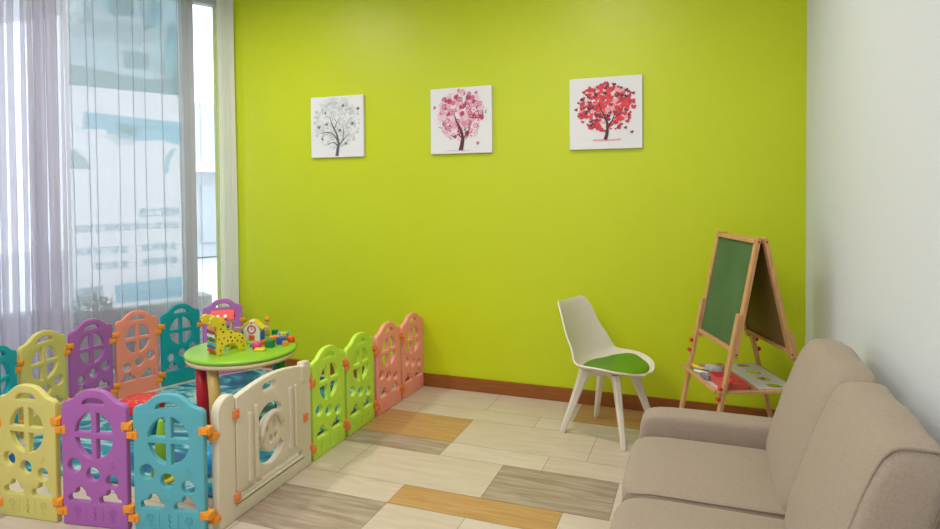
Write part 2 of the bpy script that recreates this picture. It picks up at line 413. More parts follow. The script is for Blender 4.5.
# ---------------------------------------------------------------- curtains
def sheer(name, c, tr=.5, tl=.6):
    m = bpy.data.materials.new(name); m.use_nodes = True; nt = m.node_tree; nt.nodes.clear()
    out = nt.nodes.new('ShaderNodeOutputMaterial'); mx = nt.nodes.new('ShaderNodeMixShader'); m2 = nt.nodes.new('ShaderNodeMixShader')
    t = nt.nodes.new('ShaderNodeBsdfTransparent'); a = nt.nodes.new('ShaderNodeBsdfDiffuse'); b = nt.nodes.new('ShaderNodeBsdfTranslucent')
    a.inputs[0].default_value = (*c, 1); b.inputs[0].default_value = (*c, 1)
    m2.inputs[0].default_value = tl; mx.inputs[0].default_value = 1 - tr
    nt.links.new(a.outputs[0], m2.inputs[1]); nt.links.new(b.outputs[0], m2.inputs[2]); nt.links.new(t.outputs[0], mx.inputs[1]); nt.links.new(m2.outputs[0], mx.inputs[2])
    nt.links.new(mx.outputs[0], out.inputs[0]); return m
sheer_m = sheer('sheer_voile', (.80, .80, .83), .62, .5)
sheer_d = sheer('gathered_voile', (.70, .68, .78), .40, .5)
def curtain(name, path, m, label, group=None, z0=.02, z1=3.06):
    """path(t) -> list of (s, off) samples at height z (fold breathing)"""
    bm = bmesh.new(); nz = 14; prev = None
    for iz in range(nz + 1):
        z = z0 + (z1 - z0) * iz / nz
        pts = path(z)
        row = [bm.verts.new(WP(s, o, z)) for s, o in pts]
        if prev:
            for i in range(len(row) - 1):
                f = bm.faces.new((prev[i], prev[i + 1], row[i + 1], row[i])); f.smooth = True
        prev = row
    o = obj(name, bm, m); tag(o, label, 'curtain', group); return o
def flat_path(s0, s1, pleats, seed, amp=.004):
    rnd = random.Random(seed); ph = [rnd.uniform(0, 6) for _ in range(4)]
    def f(z):
        out = []; s = s0; evs = sorted(pleats)
        ss = []
        n = int((s1 - s0) / .012)
        base = [s0 + (s1 - s0) * i / n for i in range(n + 1)]
        for b_ in base:
            if all(abs(b_ - p_) > .012 for p_ in evs): ss.append((b_, 0))
        for p_ in evs:
            j = .004 * math.sin(z * 1.7 + p_ * 9)
            ss += [(p_ + j - .004, 0), (p_ + j + .0045, -.010), (p_ + j - .0045, -.018), (p_ + j + .004, 0.0)]
        key = lambda q: q[0]
        res = []
        bs = [q for q in ss if q[1] == 0 and all(abs(q[0] - p_) > .011 for p_ in evs)]
        res = list(bs)
        for p_ in evs:
            j = .004 * math.sin(z * 1.7 + p_ * 9)
            idx = next((i for i, q in enumerate(res) if q[0] > p_), len(res))
            res[idx:idx] = [(p_ + j - .004, 0), (p_ + j + .0035, -.010), (p_ + j - .0035, -.018), (p_ + j + .004, -.0001)]
        return [(a, -.10 + b_ + amp * math.sin(a * 23 + ph[0] + .3 * z) + amp * .25 * math.sin(a * 47 + ph[1])) for a, b_ in res]
    return f
curtain('sheer_curtain', flat_path(.31, 1.13, [.345, .465, .588, .67, .77, .921, .968, 1.065], 3),
        sheer_m, 'flat-drawn white sheer curtain with thin dark seams in front of the poster', 'sheer curtains over the window')
seam_m = sheer('seam_thread', (.36, .36, .40), .5, .5)
par = bpy.data.objects['sheer_curtain']
for p_ in [.345, .465, .588, .67, .77, .921, .968, 1.065]:
    bm = bmesh.new(); prev = None
    for iz in range(15):
        z = .02 + 3.04 * iz / 14; j = .004 * math.sin(z * 1.7 + p_ * 9)
        row = [bm.verts.new(WP(p_ + j + dx, -.121, z)) for dx in (-.0024, .0024)]
        if prev: bm.faces.new((prev[0], prev[1], row[1], row[0]))
        prev = row
    obj('seam', bm, seam_m, par)['label'] = 'thin dark seam'
def gath(s0, s1, lam, amp, seed, bulge=None):
    rnd = random.Random(seed); n = int((s1 - s0) / lam * 12); A = [rnd.uniform(.5, 1.1) for _ in range(200)]; B = [rnd.uniform(-.3, .3) for _ in range(200)]
    def f(z):
        r = []
        for i in range(n + 1):
            s = s0 + (s1 - s0) * i / n; q = (s - s0) / lam + B[int((s - s0) / lam)] * .0 + .35 * math.sin((s - s0) * 9 + seed)
            kk = int(q) % 200; a = amp * A[kk]
            fl = 1 + .15 * math.sin(z * 2 + kk)
            r.append((s + .3 * lam * math.sin(2 * PI * q * 2 + z * .4), -.115 - (bulge(s) if bulge else 0) + a * fl * math.cos(2 * PI * q)))
        return r
    return f
curtain('sheer_curtain', gath(1.12, 2.6, .115, .034, 2), sheer_d, 'densely gathered lilac white curtain at the left edge of the picture', 'sheer curtains over the window')
curtain('sheer_curtain', gath(1.13, 1.33, .085, .022, 11, lambda s: .085), sheer_d, 'second gathered voile layer beside the left edge of the poster', 'sheer curtains over the window')
curtain('sheer_curtain', flat_path(.02, .325, [.06, .19], 8), sheer('bright_voile', (.85, .85, .86), .75, .5), 'bright sheer curtain over the narrow window between grey post and corner', 'sheer curtains over the window')
def corner_path(z):
    r = []
    for i in range(61):
        t = i / 60
        s = .03 - .03 * t; x = WP(s, -.10, 0)
        end = Vector((-3.590, 4.085, 0))
        p = x.lerp(end, t) + Vector((-.35, -.93, 0)) * (.014 * math.sin(t * 5.5 * 2 * PI) + .004 * math.sin(z * 2 + t * 9))
        rel = p - P0; r.append((rel.dot(D), rel.dot(N)))
    return r
curtain('sheer_curtain', corner_path, sheer('corner_voile', (.92, .93, .90), .12, .4), 'bunched white curtain edge hanging in the corner against the green wall', 'sheer curtains over the window')

# ---------------------------------------------------------------- canvases
def art_poly(bm, pts, y, mi):
    vs = [bm.verts.new((x, y, z)) for x, z in pts]; f = bm.faces.new(vs); f.material_index = mi
def canvas(x, mk, mats, label):
    e = empty('canvas_print', (x + .247, YG - .012, 1.944), 0, label, 'picture', 'square tree pictures on the green wall')
    bm = bmesh.new(); box(bm, (0, 0, 0), (.47, .024, .47), bev=.003); obj('canvas', bm, canvas_m, e)
    bm = bmesh.new(); mk(bm); obj('printed_tree', bm, mats, e)
lay = [0]
def yy(): lay[0] += 1; return -.0124 - lay[0] * .0000035
def branch(bm, pts, w0, w1, mi):
    y = yy(); n = len(pts)
    # smooth
    P = [Vector((a, b)) for a, b in pts]; Q = []
    for i in range(n - 1):
        for t in (0, .25, .5, .75):
            p0 = P[max(i - 1, 0)]; p1 = P[i]; p2 = P[i + 1]; p3 = P[min(i + 2, n - 1)]
            Q.append(.5 * ((2 * p1) + (p2 - p0) * t + (2 * p0 - 5 * p1 + 4 * p2 - p3) * t * t + (3 * p1 - p0 - 3 * p2 + p3) * t ** 3))
    Q.append(P[-1]); L = []; Rr = []
    for i, q in enumerate(Q):
        t = (Q[min(i + 1, len(Q) - 1)] - Q[max(i - 1, 0)]).normalized(); nn = Vector((-t.y, t.x)); w_ = (w0 + (w1 - w0) * i / (len(Q) - 1)) / 2
        L.append(q + nn * w_); Rr.append(q - nn * w_)
    for i in range(len(Q) - 1): art_poly(bm, [L[i], L[i + 1], Rr[i + 1], Rr[i]][::-1], y, mi)
def disc(bm, x, z, r, mi, n=10):
    art_poly(bm, [(x + r * math.cos(2 * PI * i / n), z + r * math.sin(2 * PI * i / n)) for i in range(n)], yy(), mi)
def ring(bm, x, z, r, t, mi, n=14):
    y = yy()
    for i in range(n):
        a, b = 2 * PI * i / n, 2 * PI * (i + 1) / n
        art_poly(bm, [(x + r * math.cos(a), z + r * math.sin(a)), (x + r * math.cos(b), z + r * math.sin(b)), (x + (r - t) * math.cos(b), z + (r - t) * math.sin(b)), (x + (r - t) * math.cos(a), z + (r - t) * math.sin(a))][::-1], y, mi)
def star(bm, x, z, r, mi, n=6):
    y = yy()
    art_poly(bm, [(x + (r if i % 2 == 0 else r * .4) * math.cos(PI * i / n), z + (r if i % 2 == 0 else r * .4) * math.sin(PI * i / n)) for i in range(2 * n)], y, mi)
def heart(bm, x, z, r, a, mi):
    y = yy(); pts = []
    for i in range(14):
        t = 2 * PI * i / 14; hx = 16 * math.sin(t) ** 3 / 16; hz = (13 * math.cos(t) - 5 * math.cos(2 * t) - 2 * math.cos(3 * t) - math.cos(4 * t)) / 16
        pts.append((x + r * (hx * math.cos(a) - hz * math.sin(a)), z + r * (hx * math.sin(a) + hz * math.cos(a))))
    art_poly(bm, pts, y, mi)
def tree1(bm):
    rnd = random.Random(4)
    for _ in range(330):
        a = rnd.uniform(0, 2 * PI); r = .205 * math.sqrt(rnd.random()); x = .0 + r * math.cos(a) * 1.0; z = .03 + r * math.sin(a) * .97
        if x * x > .045 or z > .225: continue
        disc(bm, x, z, rnd.uniform(.005, .015), rnd.choice((1, 1, 2, 3)))
    for _ in range(24):
        a = rnd.uniform(0, 2 * PI); r = .18 * math.sqrt(rnd.random()); ring(bm, r * math.cos(a), .05 + r * math.sin(a), rnd.uniform(.014, .028), .004, rnd.choice((2, 3)))
    for x, z in ((-.10, .11), (.06, .16), (-.16, -.0), (-.13, -.09), (.03, -.03), (.14, .02), (.08, -.13), (-.09, .02), (.19, .13)): star(bm, x, z, rnd.uniform(.013, .02), 4)
    branch(bm, [(.0, -.225), (.01, -.16), (.015, -.13), (0, -.06), (-.04, .02), (-.06, .08)], .030, .004, 0)
    branch(bm, [(.012, -.15), (-.03, -.12), (-.09, -.14)], .012, .003, 0); branch(bm, [(.01, -.11), (-.05, -.045), (-.15, -.045)], .012, .003, 0)
    branch(bm, [(.012, -.15), (.06, -.10), (.10, -.06)], .012, .003, 0); branch(bm, [(.05, -.11), (.06, -.06), (.055, .03)], .009, .003, 0)
    branch(bm, [(-.02, -.01), (.0, .03), (-.02, .06)], .007, .003, 0)
def tree2(bm):
    rnd = random.Random(5)
    for _ in range(230):
        a = rnd.uniform(0, 2 * PI); r = .175 * math.sqrt(rnd.random()); x = r * math.cos(a) * 1.0; z = .035 + r * math.sin(a) * 1.0
        disc(bm, x, z, rnd.uniform(.008, .022), rnd.choice((1, 1, 2, 2, 3, 4, 5)))
    for _ in range(26):
        a = rnd.uniform(0, 2 * PI); r = .17 * math.sqrt(rnd.random()); x = r * math.cos(a); z = .035 + r * math.sin(a)
        disc(bm, x, z, .018, rnd.choice((3, 4, 5))); disc(bm, x, z, .011, rnd.choice((1, 2, 5))); disc(bm, x, z, .005, 4)
    for _ in range(22):
        a = rnd.uniform(0, 2 * PI); r = rnd.uniform(.12, .21); x = r * math.cos(a); z = .035 + r * math.sin(a) * .9; b = rnd.uniform(0, PI)
        branch(bm, [(x, z), (x + .03 * math.cos(b), z + .03 * math.sin(b))], .008, .002, rnd.choice((0, 6)))
    for x, z in ((.13, -.165), (-.2, .1), (.12, .19)): disc(bm, x, z, .012, 3)
    branch(bm, [(.0, -.215), (.012, -.16), (.015, -.12), (0, -.06), (-.03, -.01), (-.045, .04)], .034, .005, 0)
    branch(bm, [(.015, -.13), (-.02, -.10), (-.05, -.115)], .012, .003, 0); branch(bm, [(.015, -.13), (.06, -.08), (.065, -.01)], .012, .003, 0)
    disc(bm, -.04, -.212, .006, 5); branch(bm, [(-.11, -.214), (.07, -.214)], .003, .003, 1)
def tree3(bm):
    rnd = random.Random(9)
    branch(bm, [(-.08, -.175), (0, -.177), (.1, -.175)], .010, .010, 5)
    for _ in range(150):
        a = rnd.uniform(0, 2 * PI); r = .155 * math.sqrt(rnd.random()); heart(bm, .0 + r * math.cos(a) * 1.02, .045 + r * math.sin(a) * .9, rnd.uniform(.013, .022), rnd.uniform(-.7, .7), rnd.choice((1, 4, 4, 5)))
    for _ in range(170):
        a = rnd.uniform(0, 2 * PI); r = .185 * (rnd.random() ** .35); heart(bm, .0 + r * math.cos(a) * 1.02, .04 + r * math.sin(a) * .85, rnd.uniform(.008, .016), rnd.uniform(-.7, .7), rnd.choice((1, 1, 2, 2, 3, 1)))
    for x, z in ((.17, -.13), (.13, -.10), (.18, .12), (-.19, .03)): heart(bm, x, z, .012, .3, 2)
    branch(bm, [(.0, -.175), (.012, -.13), (.014, -.08), (.0, -.03), (-.03, .03), (-.04, .07)], .024, .004, 0)
    branch(bm, [(.02, -.09), (.05, -.04), (.06, .0)], .010, .003, 0); branch(bm, [(.005, -.04), (-.04, -.02), (-.07, .0)], .008, .003, 0)
F = flat
canvas(-2.88, tree1, [F('ink_grey', (.12, .11, .12)), F('ice_grey', (.66, .70, .71)), F('ice_blue', (.52, .60, .62)), F('silver_ink', (.58, .58, .60)), F('slate_ink', (.14, .13, .20))], 'leftmost tree picture, grey leaves and snowflakes on white canvas')
canvas(-1.853, tree2, [F('ink_maroon', (.09, .015, .03)), F('rose', (.76, .42, .53)), F('light_rose', (.82, .55, .64)), F('deep_rose', (.66, .16, .32)), F('crimson_ink', (.48, .05, .12)), F('blush', (.84, .72, .74)), F('purple_ink', (.25, .06, .16))], 'middle tree picture with round pink blossom crown')
canvas(-.835, tree3, [F('ink_brown', (.07, .02, .02)), F('heart_red', (.62, .03, .06)), F('heart_dark', (.30, .02, .05)), F('heart_black', (.11, .01, .03)), F('heart_scarlet', (.76, .05, .07)), F('heart_pink', (.84, .38, .42))], 'rightmost tree picture with a crown of red hearts')

# ---------------------------------------------------------------- playpen panels
PH, PW = .60, .315
def panel_outline():
    h = PW / 2; r = .028; sh = .545; pts = []
    pts += [(-h + .006, 0), (h - .006, 0), (h, .006)]
    pts += [(h - r + r * math.cos(a), sh - r + r * math.sin(a)) for a in [PI / 2 * i / 6 for i in range(7)]]
    for i in range(1, 24):
        x = .130 - .260 * i / 24; t = abs(x) / .130
        pts.append((x, sh + (PH - sh) * (.5 + .5 * math.cos(PI * t ** 1.5))))
    pts += [(-h + r + r * math.cos(a), sh - r + r * math.sin(a)) for a in [PI / 2 + PI / 2 * i / 6 for i in range(7)]]
    pts += [(-h, .006)]
    return pts
def panel_holes():
    hs = []
    hs.append([(x, z) for x, z in ([(-.055, .533), (.055, .533)] + [(.055 * math.cos(a), .536 + .028 * math.sin(a)) for a in [PI * i / 10 for i in range(1, 10)]])])
    cx, cz, rx, rz, b = 0, .400, .092, .102, .013
    for sx in (1, -1):
        for sz in (1, -1):
            pts = [(sx * b, cz + sz * b)]
            a0 = math.asin(b / rz); a1 = math.acos(b / rx)
            pts += [(sx * rx * math.cos(a0 + (a1 - a0) * i / 9), cz + sz * rz * math.sin(a0 + (a1 - a0) * i / 9)) for i in range(10)]
            hs.append(pts)
    for x, z, r in ((-.098, .262, .032), (-.008, .230, .031), (.084, .206, .029)): hs.append(circ(x, z, r, n=18))
    for x in (-.075, .075):
        hs.append([(x - .050, .106), (x + .050, .106), (x + .056, .115), (x + .050, .128), (x + .034, .133), (x + .028, .152), (x + .014, .168), (x - .004, .170), (x - .016, .158), (x - .018, .142), (x - .036, .140), (x - .052, .130), (x - .056, .117)])
    return hs
random.seed(3)
body_me = autosmooth(slab([panel_outline()] + panel_holes(), .028, .006, 3), 50)
# embossed flowers, star and number strokes on the outer face
bm = bmesh.new(); bm.from_mesh(body_me); y0 = -.0145
def emb_ring(cx, cz, r, t=.0016, n=12): tube(bm, [(cx + r * math.cos(2 * PI * i / n), y0, cz + r * math.sin(2 * PI * i / n)) for i in range(n)], t, 6, closed=True)
def emb_line(pts, t=.0016): tube(bm, [(x, y0, z) for x, z in pts], t, 6)
for cx in (-.085, .085):
    for i in range(6): emb_ring(cx + .012 * math.cos(PI / 3 * i), .068 + .012 * math.sin(PI / 3 * i), .006, n=8)
    emb_ring(cx, .068, .006, n=8); emb_line([(cx, .05), (cx, .025)]); emb_line([(cx - .014, .036), (cx, .03), (cx + .014, .036)])
emb_line([(-.004, .088), (.006, .078), (-.006, .066), (.006, .054), (-.004, .040), (.004, .03)]); emb_line([(-.045, .03), (-.045, .09)], .001); emb_line([(.04, .03), (.04, .09)], .001)
for i in range(5): emb_line([(.088, .275), (.088 + .02 * math.sin(2 * PI * i / 5), .275 + .02 * math.cos(2 * PI * i / 5))])
bm.to_mesh(body_me); bm.free()
def conn_mesh(sx, sz):
    bm = bmesh.new()
    box(bm, (0, 0, 0), (.052, .038, .035), bev=.006)
    box(bm, (sx * .006, -.021, 0), (.028, .008, .022), bev=.003)
    box(bm, (sx * .006, .021, 0), (.028, .008, .022), bev=.003)
    box(bm, (-sx * .018, 0, sz * .020), (.012, .032, .010), bev=.003)
    me = bpy.data.meshes.new('connector'); bm.to_mesh(me); bm.free(); return me
cR, cL = conn_mesh(1, -1), conn_mesh(-1, 1)
def panel(A, B, col, label, right=True, left=True, cc='orange', grp='moulded playpen fence panels', name='playpen_fence', zs=1):
    A = Vector((*A, 0)); B = Vector((*B, 0)); m = (A + B) / 2; d = B - A
    e = empty(name, m, math.atan2(d.y, d.x), label, 'playpen fence', grp)
    sc = d.length / .345
    me = body_me.copy(); me.transform(Matrix.Scale(sc, 4, (1, 0, 0)) @ Matrix.Scale(zs, 4, (0, 0, 1))); me.materials.clear(); me.materials.append(plastic[col]); o = obj('panel_body', me, plastic[col], e)
    for z in (.452, .094):
        if right: q = cR.copy(); o = obj('connector', q, plastic[cc], e, loc=(d.length / 2 - .013, 0, z)); 
        if left: q = cL.copy(); o = obj('connector', q, plastic[cc], e, loc=(-d.length / 2 + .013, 0, z - .036))
    return e
def along(p0, p1, n):
    p0 = Vector(p0); p1 = Vector(p1); return [tuple(p0.lerp(p1, i / n)) for i in range(n + 1)]
a = (-3.335, 1.80)
near = [(-2.985, 1.834), (-2.635, 1.875), (-2.285, 1.935), (-1.930, 2.005)]
panel(near[0], near[1], 'yellow', 'pale yellow playpen panel in the front row, at the left picture edge')
panel(near[1], near[2], 'purple', 'purple playpen panel in the front row, between yellow and sky blue ones')
panel(near[2], near[3], 'blue', 'sky blue playpen panel in the front row, beside the cream gate')
ys_ = [2.745, 3.0895, 3.434, 3.7785, 4.117]
panel((-1.957, ys_[0]), (-1.957, ys_[1]), 'lime', 'lime green playpen panel directly behind the cream gate', cc='rust', zs=.975)
panel((-1.957, ys_[1]), (-1.957, ys_[2]), 'lime', 'lime green playpen panel joined to the pink ones', cc='rust', zs=.97)
panel((-1.952, ys_[2]), (-1.943, ys_[3]), 'pink', 'pink playpen panel joined to the lime green one', cc='rust', zs=.96)
panel((-1.943, ys_[3]), (-1.930, ys_[4]), 'pink', 'pink playpen panel standing against the green wall', cc='rust', zs=.955, right=False)
J = [(-3.60, 2.11), (-3.765, 2.425), (-3.86, 2.80), (-3.85, 3.13), (-3.765, 3.44), (-3.665, 3.745), (-3.46, 3.995)]
for i, (c_, l_) in enumerate((('cyan', 'deep cyan playpen panel cut off by the left edge of the picture'), ('yellow', 'yellow playpen panel in the back row before the curtain'),
        ('purple', 'purple playpen panel in the back row, between yellow and salmon ones'), ('salmon', 'salmon orange playpen panel in the back row below the window'),
        ('teal', 'dark teal playpen panel in the back row behind the round table'), ('magenta', 'light purple playpen panel near the corner, behind the toys'))):
    panel(J[i + 1], J[i], c_, l_)

# gate
gt = empty('playpen_gate', (-1.940, 2.045, 0), PI / 2 + .0243, 'cream white playpen gate with arched top, ribs and round cut-out', 'gate')
GL = .69
def X(y): return y - 2.045
frame = []
fo = [(0.002, 0), (GL - .004, 0), (GL - .004, .545), (GL - .012, .556), (GL - .062, .560), (GL - .070, .55), (GL - .070, .060), (.106, .060), (.106, .540), (.098, .558), (.080, .566), (.055, .564), (.03, .552), (.012, .535), (.002, .51)]
obj('gate_frame', autosmooth(slab([fo], .042, .007, 3), 50), plastic['cream'], gt)
x0, x1 = .110, GL - .056
def top(x):
    t = (x - x0) / (x1 - x0); return .537 + .038 * math.sin(PI * (t * .95 + .02))
do = [(x0, .068), (x1, .068)] + [(x1 - (x1 - x0) * i / 20, top(x1 - (x1 - x0) * i / 20)) for i in range(21)]
cx, cz = X(2.395), .298
holes = [rrect(cx - .055, .505, cx + .045, .543, .018), rrect(x0 + .03, .080, x1 - .03, .112, .008)]
outer = circ(cx, cz, .118, .145, 30, math.radians(40), math.radians(325)); inner = circ(cx + .008, cz - .004, .074, .090, 30, math.radians(325), math.radians(40))
holes.append(outer + inner)
for dx, dz, r in ((-.03, .025, .012), (.028, .03, .015), (.0, -.03, .014), (.035, -.025, .010)): holes.append(circ(cx + dx, cz + dz, r, r * 1.5, 12))
door = obj('gate_door', autosmooth(slab([do] + holes, .034, .006, 3), 50), plastic['cream'], gt, loc=(0, -.006, 0))
for x, z0, z1 in ((.195, .13, .45), (.240, .13, .47), (.500, .155, .47), (.545, .155, .47)):
    bm = bmesh.new(); box(bm, (x, -.024, (z0 + z1) / 2), (.026, .020, z1 - z0), bev=.008, segs=4); obj('rib', bm, plastic['cream'], gt)
bm = bmesh.new(); tube(bm, [(cx - .075 + .0, -.024, cz - .02)] + [(cx + .005 + .078 * math.cos(a_), -.027, cz + .0 + .095 * math.sin(a_)) for a_ in [PI - PI * i / 12 for i in range(1, 12)]], .014, 10)
obj('crescent_relief', bm, plastic['cream'], gt)
bm = bmesh.new(); box(bm, (x1 - .02, -.024, .505), (.034, .012, .08), bev=.004); obj('latch_cover', bm, plastic['cream'], gt)
for x, z in ((.106, .47), (.106, .10), (GL - .062, .27)):
    bm = bmesh.new(); box(bm, (x, -.026, z), (.034, .012, .042), bev=.004); cone(bm, (x, -.03, z), (x, -.036, z), .009, .008); obj('hinge', bm, plastic['rust'], gt)
for z in (.452 - .036, .094 - .036): obj('connector', cL.copy(), plastic['orange'], gt, loc=(.0, 0, z))
for z in (.452, .094): obj('connector', cR.copy(), plastic['rust'], gt, loc=(GL - .012, 0, z))

# ---------------------------------------------------------------- play mat
mm = bpy.data.materials.new('ocean_mat'); mm.use_nodes = True; nt = mm.node_tree; b = nt.nodes['Principled BSDF']; b.inputs['Roughness'].default_value = .45
tc = nt.nodes.new('ShaderNodeTexCoord'); mp = nt.nodes.new('ShaderNodeMapping'); mp.inputs['Scale'].default_value = (1.0, 2.0, 1); mp.inputs['Rotation'].default_value = (0, 0, .3)
n = nt.nodes.new('ShaderNodeTexNoise'); n.inputs['Scale'].default_value = 1.7; n.inputs['Detail'].default_value = 5; n.inputs['Distortion'].default_value = 1.8
cr = nt.nodes.new('ShaderNodeValToRGB'); el = cr.color_ramp.elements; el[0].position = .28; el[0].color = (.004, .05, .14, 1); el[1].position = .78; el[1].color = (.02, .22, .12, 1)
for p_, c_ in ((.40, (.0, .10, .22, 1)), (.47, (.0, .20, .30, 1)), (.52, (.06, .36, .42, 1)), (.555, (.48, .62, .64, 1)), (.60, (.02, .28, .36, 1)), (.68, (.0, .16, .24, 1))):
    e_ = el.new(p_); e_.color = c_
nt.links.new(tc.outputs['Object'], mp.inputs[0]); nt.links.new(mp.outputs[0], n.inputs['Vector']); nt.links.new(n.outputs[0], cr.inputs[0]); nt.links.new(cr.outputs[0], b.inputs['Base Color'])
bm = bmesh.new()
pts = [(-3.30, 2.16), (-2.13, 2.27), (-2.13, 4.03), (-3.36, 4.03), (-3.58, 3.70), (-3.68, 3.42), (-3.77, 3.12), (-3.78, 2.80), (-3.68, 2.44), (-3.54, 2.20)]
f = bm.faces.new([bm.verts.new((x, y, .001)) for x, y in pts]); r_ = bmesh.ops.extrude_face_region(bm, geom=[f]); bmesh.ops.translate(bm, vec=(0, 0, .009), verts=[v for v in r_['geom'] if isinstance(v, bmesh.types.BMVert)])
bmesh.ops.recalc_face_normals(bm, faces=bm.faces)
tag(obj('play_mat', bm, mm), 'blue and white ocean patterned play mat covering the playpen floor', 'mat')

# ---------------------------------------------------------------- round table
tx, ty, th = -2.62, 3.0, .50
tb = empty('play_table', (tx, ty, 0), 0, 'round children play table with lime green top and coloured legs', 'table')
lime_top = mat('lime_tabletop', (.27, .55, .03), .35, .5, noise=.08, nscale=3); ply = mat('plywood_rim', (.80, .62, .38), .5)
bm = bmesh.new(); lathe(bm, [(.30, th - .028), (.318, th - .024), (.325, th - .012), (.318, th - .003), (.305, th), (.02, th)], seg=64); obj('tabletop', bm, lime_top, tb)
bm = bmesh.new(); lathe(bm, [(.290, th - .056), (.308, th - .054), (.316, th - .044), (.316, th - .028), (.30, th - .026)], seg=64); obj('rim', bm, ply, tb)
for a_, c_, nm in ((-2.40, (.60, .01, .03), 'red'), (-1.60, (.72, .46, .14), 'yellow'), (1.22, (.02, .28, .55), 'blue'), (.30, (.03, .30, .03), 'green')):
    bm = bmesh.new(); r0, r1 = .235, .235
    t_ = Vector((r0 * math.cos(a_), r0 * math.sin(a_), th - .045)); b_ = Vector((r1 * math.cos(a_) + .03, r1 * math.sin(a_) + .0, .0125))
    cone(bm, b_, t_, .037, .030, 20); o = obj('leg', bm, mat(nm + '_leg', c_, .35), tb); o['label'] = nm + ' table leg'

# ---------------------------------------------------------------- toys on the table
TC = {k_: mat('toy_' + k_, c_, .35) for k_, c_ in dict(yellow=(.80, .62, .03), red=(.68, .02, .02), blue=(.02, .12, .42), sky=(.10, .42, .65), green=(.01, .22, .06), pink=(.75, .06, .20), orange=(.85, .28, .02), wood=(.66, .45, .22), brown=(.22, .05, .01), white=(.80, .78, .72), teal=(.03, .42, .40), purple=(.22, .05, .25), lime=(.25, .55, .03), scarlet=(.80, .10, .01)).items()}
# giraffe xylophone
gdir = math.atan2(.124, .094)
gi = empty('giraffe_toy', (-2.625, 2.800, th), gdir + .30, 'yellow spotted wooden giraffe toy with coloured xylophone bars', 'toy')
gp = [(0, 0), (.032, 0), (.036, .03), (.058, .058), (.115, .058), (.140, .03), (.150, 0), (.190, 0), (.197, .05), (.190, .085), (.168, .110), (.135, .118), (.095, .118), (.072, .135), (.060, .17), (.055, .200), (.046, .225), (.020, .236), (-.012, .236), (-.036, .226), (-.044, .208), (-.036, .190), (-.014, .182), (.002, .178), (.004, .12), (-.004, .05)]
gi.scale = (.92, 1.15, .95)
for side, yo in ((0, 0), (1, .085)):
    o = obj('giraffe_side', autosmooth(slab([gp], .012, .002, 1), 40), TC['yellow'], gi, loc=(0, yo, 0))
    bm = bmesh.new(); rnd = random.Random(side + 3)
    for x, z in ((.02, .03), (.03, .07), (.045, .10), (.07, .08), (.09, .10), (.12, .09), (.15, .10), (.17, .08), (.16, .055), (.175, .03), (.04, .14), (.025, .16), (.04, .185), (.10, .075), (.135, .07), (.012, .10)):
        ball(bm, (x, -.0062, z), rnd.uniform(.005, .0075), 8, s=(1, .12, 1))
    obj('spots', bm, TC['brown'], o)
    bm = bmesh.new(); lathe(bm, [(.022, -.008), (.024, -.005), (.024, .005), (.022, .008)], (-.018, 0, .222), 20, rot=Matrix.Rotation(PI / 2, 3, 'X')); obj('head', bm, TC['yellow'], o)
for i, c_ in enumerate(('red', 'blue', 'sky', 'green', 'white', 'purple', 'orange')):
    bm = bmesh.new(); box(bm, (-.010 + .0 * i, .0425, .025 + i * .023), (.005, .080, .015), bev=.0015); obj('xylophone_bar', bm, TC[c_], gi)
for x, z in ((.016, .012), (.016, .165), (.165, .07)):
    bm = bmesh.new(); box(bm, (x, .0425, z), (.012, .073, .010)); obj('cross_rail', bm, TC['wood'], gi)

# bead house with red roof
bh = empty('bead_house', (-2.775, 3.015, th), math.radians(35), 'wooden activity house toy with red roof and hanging beads behind the giraffe', 'toy')
for sx in (-.07, .07):
    for sy in (-.04, .04): bm = bmesh.new(); bar(bm, (sx, sy, .012), (sx, sy, .17), .012, .012); obj('post', bm, TC['wood'], bh)
bm = bmesh.new(); box(bm, (0, 0, .006), (.18, .12, .012), bev=.003); obj('base', bm, TC['wood'], bh)
bm = bmesh.new()
for s_ in (-1, 1):
    box(bm, (0, s_ * .032, .205), (.19, .085, .008), Matrix.Rotation(-s_ * .75, 3, 'X'), bev=.002)
obj('roof', bm, TC['red'], bh)
for i, (x, c_) in enumerate(((-.045, 'red'), (-.015, 'orange'), (.015, 'brown'), (.045, 'green'))):
    bm = bmesh.new(); cone(bm, (x, -.035, .012), (x, -.035, .17), .0025, .0025, 6, 0)
    for q in range(4): ball(bm, (x, -.035, .035 + q * .028 + .01 * (i % 2)), .012, 10, 1)
    obj('bead_rod', bm, [TC['wood'], TC[c_]], bh)
for x in (-.03, .03):
    bm = bmesh.new(); lathe(bm, [(.012, 0), (.014, .006), (.010, .008)], (x, -.06, .20), 14, rot=Matrix.Rotation(PI / 2 - .6, 3, 'X')); obj('roof_button', bm, TC['white'], bh)
bh.scale = (.72, .8, .92)
# wooden post piece at its right
bm = bmesh.new(); box(bm, (0, 0, .06), (.035, .03, .12), bev=.003)
tag(obj('wooden_block', bm, mat('toy_barewood', (.42, .27, .15), .6), loc=(-2.66, 3.015, th), rot=(0, 0, .6)), 'upright bare wooden block right behind the giraffe neck', 'toy')

